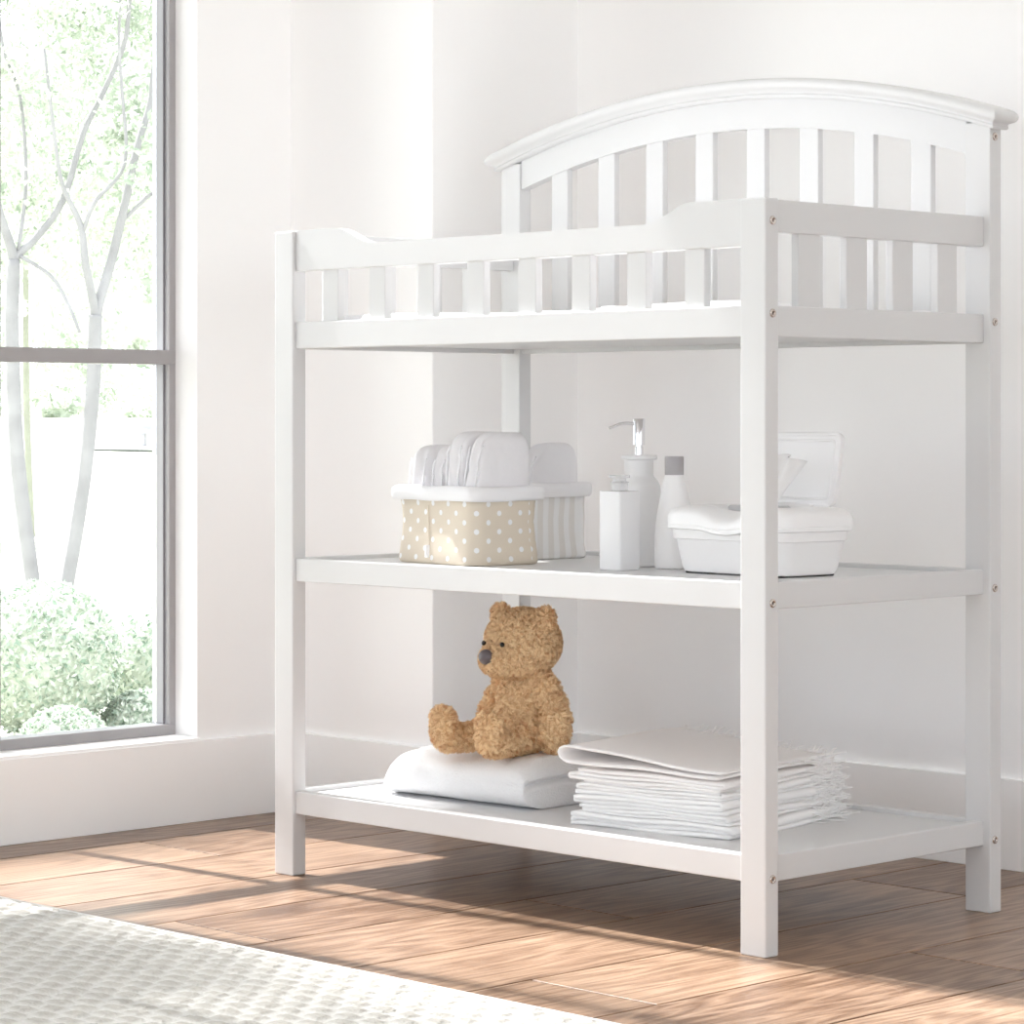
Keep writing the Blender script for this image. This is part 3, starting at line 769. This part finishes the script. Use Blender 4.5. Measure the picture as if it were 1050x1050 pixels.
# ================================================================== FRINGED CLOTHS
def cloth(idx, z0, h, x0, x1, depth, bulge, nlay, label, m):
    """one cloth folded flat; folds at the left end, layer edges on the right, fringe along the back"""
    bm = bmesh.new(); tk = h/nlay*(.90 if bulge < .01 else .80); ny = 26; rnd = random.Random(idx)
    t = thing('folded_cloth', label, 'cloth', (.528, .078, ZL), math.radians(8), 'fringed cloths stacked on the bottom shelf')
    # centre line of the folded sheet in x-z : zigzag with round folds
    gap = (h-tk)/(nlay-1) if nlay > 1 else 0
    path = []
    for l in range(nlay):
        zc = z0+tk/2+gap*l
        xs = [x0+gap*.5+(x1-x0-gap*.7)*i/26 for i in range(27)]
        if l % 2: xs = xs
        else: xs = xs[::-1]
        for x in xs: path.append((x, zc, l))
        if l < nlay-1:
            cxx = x0+gap*.5 if l % 2 == 0 else x1-gap*.2
            sg = -1 if l % 2 == 0 else 1
            rad = gap*.5
            for k in range(1, 6):
                a = math.pi*k/6
                path.append((cxx+sg*(rad+bulge*.55*(sg < 0))*math.sin(a)*1.1, zc+rad-rad*math.cos(a), l+.5))
    def bul(x, z):
        q = max(0, 1-(x-x0)/(x1-x0)); return bulge*(z-z0)/h*q**1.3
    rows = []
    for j in range(ny+1):
        v = j/ny; row = []
        for k, (x, z, l) in enumerate(path):
            yoff = .0035*math.sin(l*2.4+idx)+.002*math.sin(x*26+l*1.7+idx)
            y = v*depth+yoff*(1 if j in (0, ny) else .5)+.006*(math.sin(idx*3.1))
            zz = z+bul(x, z)+.0011*math.sin(x*33+y*21+idx*2+l*.8)*(min(1, (z-z0)/.004) if idx == 0 else 1)
            xx = x+.003*math.sin(y*14+idx*1.3+l)-.03*v*0
            row.append(Vector((xx, y, zz)))
        rows.append(row)
    V = [[bm.verts.new(p) for p in r] for r in rows]
    for j in range(ny):
        for k in range(len(path)-1): bm.faces.new((V[j][k], V[j][k+1], V[j+1][k+1], V[j+1][k]))
    o = obj('cloth_sheet', bm, m, t, True)
    md = o.modifiers.new('s', 'SOLIDIFY'); md.thickness = tk; md.offset = 0
    # fringe
    bm = bmesh.new()
    tips = [p for k, p in enumerate(rows[-1]) if float(path[k][2]).is_integer()]
    for p in tips:
        for r in range(2):
            q = p+Vector((rnd.uniform(-.004, .004), -.002, 0)); L = rnd.uniform(.010, .024); up = rnd.uniform(-.002, .009); sd_ = rnd.uniform(-.008, .010)
            pts = [q, q+Vector((sd_*.3, L*.4, up*.3)), q+Vector((sd_*.9, L*.8, up)), q+Vector((sd_*1.5, L, up*1.2))]
            for pp in pts: pp.z = max(pp.z, .0016)
            tube(bm, smooth_path(pts, 2), .0009, 4)
    # fringe at the right back corner
    for l in range(nlay):
        for r in range(7):
            yb = depth*rnd.uniform(.72, 1.0); zc = z0+tk/2+gap*l
            q = Vector((x1-.003, yb, zc)); L = rnd.uniform(.010, .032); up = rnd.uniform(-.008, .010)
            pts = [q, q+Vector((L*.4, .004, up*.4)), q+Vector((L*.8, .010, up)), q+Vector((L, .014, up*1.1))]
            for pp in pts: pp.z = max(pp.z, .0016)
            tube(bm, smooth_path(pts, 2), .0009, 4)
    obj('fringe', bm, m, t, True)
    return t
cl = [(.000, .0165, .000, .258, .0, 3, 'white folded fringed cloth at the bottom of the stack on the lower shelf'),
      (.0172, .0120, .018, .254, .0, 3, 'white folded fringed cloth lying second from the bottom of the stack'),
      (.0300, .0165, .010, .250, .0, 3, 'white folded fringed cloth in the middle of the stack'),
      (.0472, .0120, .020, .248, .001, 3, 'white folded fringed cloth third from the top of the stack'),
      (.0600, .0130, .008, .246, .003, 3, 'cream folded fringed cloth second from the top of the stack'),
      (.0740, .0085, -.004, .242, .026, 2, 'cream folded fringed cloth topmost of the stack with a wide open fold')]
for i, (z0, h, x0, x1, bl, nl, lb) in enumerate(cl):
    if i == 5:
        t = cloth(i, z0+.0042, h, x0, x1, .275, bl, nl, lb, M_linen)
    else: cloth(i, z0+(.0012 if i else .0004), h, x0, x1, .275, bl, nl, lb, M_linen if i > 3 else M_linen2)

# ================================================================== TEDDY BEAR
def ell(bm, c, r, rot=None, sub=3):
    q = bmesh.ops.create_icosphere(bm, subdivisions=sub, radius=1)['verts']
    Mx = (rot.to_matrix() if rot else Matrix.Identity(3))
    for v in q: v.co = Vector(c)+Mx@Vector((v.co.x*r[0], v.co.y*r[1], v.co.z*r[2]))
from mathutils import Euler
BX, BY, BZ = .309, .209, ZL+.0725
BROT = math.radians(-4)
bear = thing('teddy_bear', 'brown plush teddy bear sitting on the folded white towel', 'teddy bear', (BX, BY, BZ), BROT)
# local axes: the bear faces -y, its left side is +x
bm = bmesh.new()
ell(bm, (0, .004, .040), (.047, .046, .044))                     # hips / belly
ell(bm, (0, .004, .066), (.041, .040, .050), Euler((.05, 0, 0)))
ell(bm, (0, .004, .098), (.034, .030, .034))                     # chest
for s in (-1, 1):                                                # arms
    path = [((s*.030, .004, .104), .017), ((s*.046, .004, .088), .0195), ((s*.060, .003, .068), .0205), ((s*.069, .000, .048), .0220), ((s*.071, -.003, .030), .0220), ((s*.069, -.005, .020), .0185)]
    for (c, r) in path: ell(bm, c, (r*.92, r, r*1.05), sub=2)
for s in (-1, 1):                                                # legs, feet turned up
    sx = 1.0 if s > 0 else 1.05
    path = [((s*.030, -.020, .026), .027), ((s*.037, -.045, .022), .023), ((s*.043, -.068, .0195), .0200), ((s*.048, -.086, .0195), .0200), ((s*.050, -.100, .022), .0215)]
    for (c, r) in path: ell(bm, c, (r, r*1.1, r*.96), sub=2)
    ell(bm, (s*.050, -.106, .030), (.0215, .0175, .029), Euler((.18, 0, 0)))
    ell(bm, (s*.051, -.108, .045), (.0205, .0150, .020), Euler((.25, 0, 0)))
me = bpy.data.meshes.new('b'); bm.to_mesh(me); bm.free()
bodyo = link('bear_tmp', me)
bm = bmesh.new()
hx, hy, hz = 0, -.008, .1535
ell(bm, (hx, hy+.006, hz+.001), (.058, .050, .0475))
ell(bm, (hx, hy-.006, hz-.016), (.050, .046, .034))
ell(bm, (hx, hy-.038, hz-.022), (.030, .025, .023))              # muzzle
for s in (-1, 1):
    ell(bm, (hx+s*.049, hy+.006, hz+.037), (.0165, .0085, .0165))
    ell(bm, (hx+s*.043, hy+.006, hz+.028), (.012, .010, .012))
me = bpy.data.meshes.new('h'); bm.to_mesh(me); bm.free()
heado = link('head_tmp', me)
def remesh(o, vox=.0027, sm=3):
    md = o.modifiers.new('r', 'REMESH'); md.mode = 'VOXEL'; md.voxel_size = vox
    s = o.modifiers.new('s', 'SMOOTH'); s.factor = .6; s.iterations = sm
    bpy.context.view_layer.update()
    dg = bpy.context.evaluated_depsgraph_get(); me = bpy.data.meshes.new_from_object(o.evaluated_get(dg))
    old = o.data; bpy.data.objects.remove(o); bpy.data.meshes.remove(old)
    return me
def furry(me, name, parent, count, ln, seed, minz=-1):
    """surface plus thousands of short curved tufts of plush in one mesh"""
    rs = np.random.RandomState(seed)
    me.calc_loop_triangles(); nv = len(me.vertices)
    co = np.empty(nv*3, 'f'); me.vertices.foreach_get('co', co); co = co.reshape(-1, 3).astype(float)
    no = np.empty(nv*3, 'f'); me.vertices.foreach_get('normal', no); no = no.reshape(-1, 3).astype(float)
    tri = np.empty(len(me.loop_triangles)*3, 'i'); me.loop_triangles.foreach_get('vertices', tri); tri = tri.reshape(-1, 3)
    ar = np.linalg.norm(np.cross(co[tri[:, 1]]-co[tri[:, 0]], co[tri[:, 2]]-co[tri[:, 0]]), axis=1)
    idx = rs.choice(len(tri), count, p=ar/ar.sum()); u = rs.rand(count, 2); f = u.sum(1) > 1; u[f] = 1-u[f]
    w0 = 1-u.sum(1)
    P = co[tri[idx, 0]]*w0[:, None]+co[tri[idx, 1]]*u[:, :1]+co[tri[idx, 2]]*u[:, 1:]
    Nn = no[tri[idx, 0]]*w0[:, None]+no[tri[idx, 1]]*u[:, :1]+no[tri[idx, 2]]*u[:, 1:]; Nn /= np.linalg.norm(Nn, axis=1)[:, None]+1e-9
    nc = count//9; C = P[:nc]; cd = rs.normal(0, 1, (nc, 3)); cd[:, 2] -= .5; ct = rs.rand(nc)
    near = np.empty(count, int)
    for s in range(0, count, 2000): near[s:s+2000] = np.argmin(((P[s:s+2000, None]-C[None])**2).sum(2), axis=1)
    comb = cd[near]+rs.normal(0, .35, (count, 3)); comb -= Nn*(comb*Nn).sum(1)[:, None]; comb /= np.linalg.norm(comb, axis=1)[:, None]+1e-9
    toC = C[near]-P
    L = ln*(.7+.6*rs.rand(count))[:, None]
    side = np.cross(Nn, comb)*.00042
    p0 = P-Nn*.0008; p1 = P+Nn*L*.50+comb*L*.22+toC*.22; p2 = P+Nn*L*.80+comb*L*.75+toC*.45; p3 = P+Nn*L*.80+comb*L*1.15+toC*.6
    vs = np.concatenate([p0-side, p0+side, p1-side, p1+side, p2-side*.8, p2+side*.8, p3], 0)
    i = np.arange(count)+nv
    q1 = np.stack([i, i+count, i+3*count, i+2*count], 1); q2 = np.stack([i+2*count, i+3*count, i+5*count, i+4*count], 1); t3 = np.stack([i+4*count, i+5*count, i+6*count], 1)
    polys = [tuple(p.vertices) for p in me.polygons]
    verts = np.concatenate([co, vs], 0)
    nm = bpy.data.meshes.new(name)
    nm.from_pydata(verts.tolist(), [], polys+q1.tolist()+q2.tolist()+t3.tolist())
    at = nm.color_attributes.new('tint', 'FLOAT_COLOR', 'POINT')
    tint = np.full((len(verts), 4), .30)
    tc = np.clip(.35+.55*ct[near]+rs.normal(0, .12, count), 0, 1)
    for k in range(7): tint[nv+k*count:nv+(k+1)*count, :3] = tc[:, None]
    at.data.foreach_set('color', tint.ravel())
    return link(name, nm, M_fur, parent, True)
bd = remesh(bodyo); hd = remesh(heado)
furry(bd, 'bear_body', bear, 52000, .0052, 1)
HM = Matrix.Rotation(math.radians(-2), 4, 'Z')
head = furry(hd, 'bear_head', bear, 38000, .0052, 2)
bm = bmesh.new(); ell(bm, (hx+.001, hy-.0645, hz-.0165), (.0125, .0100, .0110)); obj('nose', bm, M_nose, head, True)
for s in (-1, 1):
    bm = bmesh.new(); ell(bm, (hx+s*.0205, hy-.0505, hz+.0015), (.0036, .0034, .0038), sub=2); obj('eye', bm, M_eye, head, True)

# ================================================================== GARDEN
def local(lat, dep):  # point given sideways / depth along the garden axis
    s, c = math.sin(TH), math.cos(TH)
    return (3.2617+c*lat-s*dep, -2.7183+s*lat+c*dep)
def gz(d):
    pts = [(3, -.5), (22, -.5), (60, .0), (72, .02), (130, .70), (240, 1.2)]
    for (a, za), (b, zb) in zip(pts, pts[1:]):
        if d <= b: return za+(zb-za)*max(0, (d-a))/(b-a)
    return 1.2
garden = (3.2617, -2.7183)
bm = bmesh.new()
deps = [6.5, 10, 22, 35, 48, 60, 72, 95, 130, 180, 240]; G = []
for d in deps:
    G.append([bm.verts.new((*local(l, d), gz(d))) for l in (-90, -30, -12, -4, 2, 8, 30, 90)])
for a, b in zip(G, G[1:]):
    for i in range(7): bm.faces.new((a[i], a[i+1], b[i+1], b[i]))
go = struct(obj('ground', bm, M_grass, None, True)); 
bm = bmesh.new()   # ground also runs along the house
for a, b in (((-40, -40), (-.75, 1.2)),):
    pass
box(bm, -60, XW-T, -60, 12, -.62, -.51); struct(obj('ground_near_house', bm, M_grass))
bm = bmesh.new(); box(bm, XW-T, 60, -60, YF-T, -.62, -.3); struct(obj('ground_in_front', bm, mat('terrace', (.45, .44, .42), .9)))
# path edge
bm = bmesh.new(); p = [(-9.0, 58.5), (-7.3, 60)]
tube(bm, [(*local(-8.95, 60.5), gz(60)+.02), (*local(-7.9, 59.5), gz(60)+.02), (*local(-4, 56), gz(56)+.02)], .028, 6)
tag(obj('path_edging', bm, M_curb), 'thin dark edging line crossing the bright lawn outside the window', 'path edging')
# bench
bx, by = local(-8.72, 70); bn = thing('garden_bench', 'pale garden bench far off on the lawn beyond the window', 'bench', (bx, by, gz(70)), TH)
for nm, bb in (('seat', [(-.3, 1.1, -.25, .2, .30, .36)]), ('backrest', [(-.3, 1.1, .18, .24, .40, .62)]), ('leg', [(-.27, -.17, -.2, .2, 0, .32)]), ('leg', [(.97, 1.07, -.2, .2, 0, .32)])): part(nm, bb, M_bench, bn, .005)
# foliage builder
def leaves(centers, radii, per, size, seed, flat=.7, shell=False):
    rs = np.random.RandomState(seed); C = np.array(centers, float); R = np.array(radii, float); n = len(C)*per
    ci = np.repeat(np.arange(len(C)), per)
    d = rs.normal(0, 1, (n, 3)); d /= np.linalg.norm(d, axis=1)[:, None]
    r = (rs.rand(n)**(.5 if not shell else .08))[:, None]
    d2 = d.copy(); 
    P = C[ci]+d2*r*R[ci][:, None]*np.array([1, 1, flat])
    nrm = d*.8+rs.normal(0, .7, (n, 3)); nrm /= np.linalg.norm(nrm, axis=1)[:, None]
    t1 = np.cross(nrm, rs.normal(0, 1, (n, 3))); t1 /= np.linalg.norm(t1, axis=1)[:, None]; t2 = np.cross(nrm, t1)
    s = size*(.6+.8*rs.rand(n))[:, None]
    vs = np.concatenate([P-t1*s, P+t2*s*.45+nrm*s*.1, P+t1*s, P-t2*s*.45+nrm*s*.1], 0); i = np.arange(n)
    f = np.stack([i, i+n, i+2*n, i+3*n], 1)
    tint = np.clip(np.repeat(rs.rand(len(C)), per)*.5+rs.rand(n)*.5, 0, 1)
    return vs, f, np.tile(tint, 4)
def leaf_obj(name, data, m, parent=None):
    vs, f, tint = data; me = bpy.data.meshes.new(name); me.from_pydata(vs.tolist(), [], f.tolist())
    at = me.color_attributes.new('tint', 'FLOAT_COLOR', 'POINT'); a = np.ones((len(vs), 4)); a[:, :3] = tint[:, None]; at.data.foreach_set('color', a.ravel())
    return link(name, me, m, parent)
def tree(label, base_u, dep, branches, clumps, seed, bark, nleaf=170, lsize=.032, rad=(.18, .42)):
    """branches: lists of (side, height, depth, radius) in metres from the trunk foot"""
    k = dep/2958.2; lat = (base_u-525)*k; x, y = local(lat, dep); z = gz(dep)
    t = thing('garden_tree', label, 'tree', (x, y, z-.02), TH, 'trees outside the window')
    for i, br in enumerate(branches):
        if i and br[0][3] > .025: br = [(br[0][0], br[0][1]-.35, br[0][2], br[0][3]*.95)]+br
        bm = bmesh.new(); P = smooth_path([b[:3] for b in [(q[0], q[2], q[1]) for q in br]], 5)
        rr = []
        for j in range(len(P)):
            q = j/(len(P)-1)*(len(br)-1); a = int(min(q, len(br)-2)); rr.append(br[a][3]+(br[a+1][3]-br[a][3])*(q-a))
        tube(bm, P, rr, 10); obj('trunk' if i == 0 else 'branch', bm, bark, t, True)
    rs = random.Random(seed); cs = []; rd = []
    for (x0, x1, y0, y1, z0, z1, n) in clumps:
        for _ in range(n): cs.append((rs.uniform(x0, x1), rs.uniform(y0, y1), rs.uniform(z0, z1))); rd.append(rs.uniform(*rad))
    leaf_obj('foliage', leaves(cs, rd, nleaf, lsize, seed), M_leaf, t)
    return t
k19 = 19/2958.2
def br(pts, u0, v0, w=None):   # measured branch outline, metres
    return pts
tree('pale slender tree left of the forked one outside the window', 36, 19, [
    [(0, 0, 0, .050), (-.115, .90, 0, .050), (-.154, 1.80, 0, .046), (-.141, 2.235, 0, .042)],
    [(-.141, 2.215, 0, .030), (-.006, 2.376, .05, .024), (.167, 2.633, .1, .022), (.295, 3.083, .15, .020), (.411, 3.34, .2, .018), (.552, 3.66, .2, .017), (.591, 3.92, .2, .015), (.62, 4.6, .3, .01)],
    [(-.141, 2.235, 0, .034), (-.218, 2.54, -.1, .028), (-.295, 2.95, -.2, .022), (-.45, 3.8, -.3, .014)],
    [(-.11, 2.30, 0, .013), (-.077, 2.76, .1, .012), (-.115, 3.31, .1, .011), (-.231, 3.66, .1, .010), (-.28, 4.2, .1, .007)],
    [(-.10, 2.26, 0, .014), (.122, 2.12, -.1, .012), (.25, 1.93, -.2, .012), (.33, 1.75, -.25, .011)]],
    [(-1.6, 1.0, .5, 3.0, 2.3, 5.2, 70), (-2.2, 1.8, -.5, 3.0, 4.2, 6.0, 55), (-1.4, .9, -.6, .4, 2.6, 5.0, 14)], 11, M_bark)
tree('pale forked tree growing behind the round hedge outside the window', 66, 19, [
    [(0, 0, 0, .048), (.122, .72, 0, .045), (.186, 1.36, 0, .048), (.199, 1.683, 0, .046), (.206, 1.87, 0, .044)],
    [(.206, 1.85, 0, .036), (.295, 2.23, .1, .032), (.379, 2.58, .1, .028), (.456, 2.97, .15, .025), (.54, 3.29, .2, .020), (.57, 3.55, .2, .018), (.7, 4.4, .3, .01)],
    [(.206, 1.85, 0, .030), (.154, 2.20, -.1, .026), (.122, 2.45, -.1, .022), (.013, 2.71, -.15, .014), (-.026, 2.97, -.2, .012), (-.1, 3.6, -.2, .008)],
    [(.36, 2.49, .1, .014), (.54, 2.68, .2, .013), (.604, 2.71, .2, .012), (.9, 3.1, .3, .008)],
    [(.141, 2.42, -.1, .014), (.218, 2.61, -.1, .013), (.398, 2.87, 0, .012), (.379, 3.35, 0, .011), (.36, 3.74, 0, .010), (.4, 4.5, 0, .007)]],
    [(-.8, 1.9, .5, 3.0, 2.2, 5.2, 70), (-1.0, 2.6, -.5, 3.0, 4.2, 6.0, 45), (-.6, 1.4, 1.0, 3.0, 1.4, 2.6, 14), (-.6, 1.4, -.6, .4, 2.6, 5.0, 12)], 12, M_bark)
tree('thin greenish tree standing farther back between the two pale ones', 33, 27, [
    [(0, 0, 0, .030), (-.045, 1.0, 0, .033), (-.06, 2.0, 0, .030), (-.055, 3.0, 0, .026), (-.05, 4.6, 0, .018)],
    [(-.055, 2.9, 0, .018), (.3, 3.6, .2, .013), (.6, 4.4, .3, .008)]],
    [(-2.0, 2.4, -2, 2.5, 2.0, 6.5, 110)], 13, M_bark2, 150, .045, (.25, .55))
def ball(label, u, v, rpx, dep, seed):
    k = dep/2958.2; x, y = local((u-525)*k, dep); z = .6659-(v-429.73)*k; r = rpx*k
    bm = bmesh.new(); bmesh.ops.create_icosphere(bm, subdivisions=3, radius=r*.93)
    zl = z-(gz(dep))
    for vv in bm.verts: vv.co.z = max(vv.co.z, -zl)
    t = thing('boxwood_ball', label, 'shrub', (x, y, z), 0, 'clipped round shrubs outside the window')
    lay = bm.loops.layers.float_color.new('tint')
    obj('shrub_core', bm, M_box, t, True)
    n = 9000 if rpx > 60 else 5000
    vs, f, tint = leaves([(0, 0, 0)], [r*1.03], n, .0135, seed, 1.0, True)
    rs = np.random.RandomState(seed); 
    tint = np.tile(np.clip(rs.rand(n)**.75, 0, 1), 4)
    keep = vs[f[:, 0], 2] > -zl+.01
    leaf_obj('shrub_leaves', (vs, f[keep], tint), M_box, t)
ball('largest clipped round shrub, at the lower left behind the window', 44, 676, 79, 10.6, 21)
ball('clipped round shrub at the right, half hidden by the window frame', 160, 682, 56, 11.2, 22)
ball('small low clipped shrub in front of the largest round one', 66, 778, 52, 9.9, 23)
ball('small clipped shrub in the lower right corner of the window view', 146, 752, 44, 10.7, 24)
# far hedge and woodland: nobody could count it
rs = random.Random(5); cs = []; rd = []
for i in range(260): l, d = rs.uniform(-42, 12), rs.uniform(132, 145); cs.append((*local(l, d), gz(d)+rs.uniform(0, 2.0))); rd.append(rs.uniform(.5, 1.3))
tag(leaf_obj('far_hedge', leaves(cs, rd, 60, .22, 31), M_wood), 'pale green hedge along the far edge of the lawn', 'hedge', None, 'stuff')
cs = []; rd = []
for i in range(230): l, d = rs.uniform(-48, 15), rs.uniform(160, 195); cs.append((*local(l, d), gz(d)+rs.uniform(2, 22))); rd.append(rs.uniform(1.2, 3.2))
tag(leaf_obj('far_woodland', leaves(cs, rd, 110, .42, 32), M_wood), 'hazy pale woodland behind the far hedge', 'trees', None, 'stuff')

# tall tree added out of view to dapple the sun over rug and table
rs = random.Random(9); t = thing('garden_tree', 'unseen leafy tree added beside the house to dapple the sun indoors', 'tree', (-9.4, -2.45, -.5), 0, 'trees outside the window')
bm = bmesh.new(); tube(bm, smooth_path([(0, 0, 0), (.1, .05, 4), (-.1, .1, 8), (0, .1, 11.5)], 5), .13, 10); obj('trunk', bm, M_bark, t, True)
cs = []; rd = []
for _ in range(95): cs.append((rs.uniform(-1.3, 1.3), rs.uniform(-1.6, 1.35), rs.uniform(9.6, 13.4))); rd.append(rs.uniform(.25, .6))
for _ in range(46): cs.append((rs.uniform(-2.0, -1.18), rs.uniform(1.55, 2.6), rs.uniform(11.2, 11.7))); rd.append(rs.uniform(.2, .3))  # extra clumps placed for shade on the floor by the window wall
for _ in range(20): cs.append((rs.uniform(-.21, -.12), rs.uniform(2.0, 2.2), rs.uniform(11.5, 11.6))); rd.append(rs.uniform(.08, .11))  # small clumps placed to shade the polka dot basket
leaf_obj('foliage', leaves(cs, rd, 70, .09, 41), M_leaf, t)
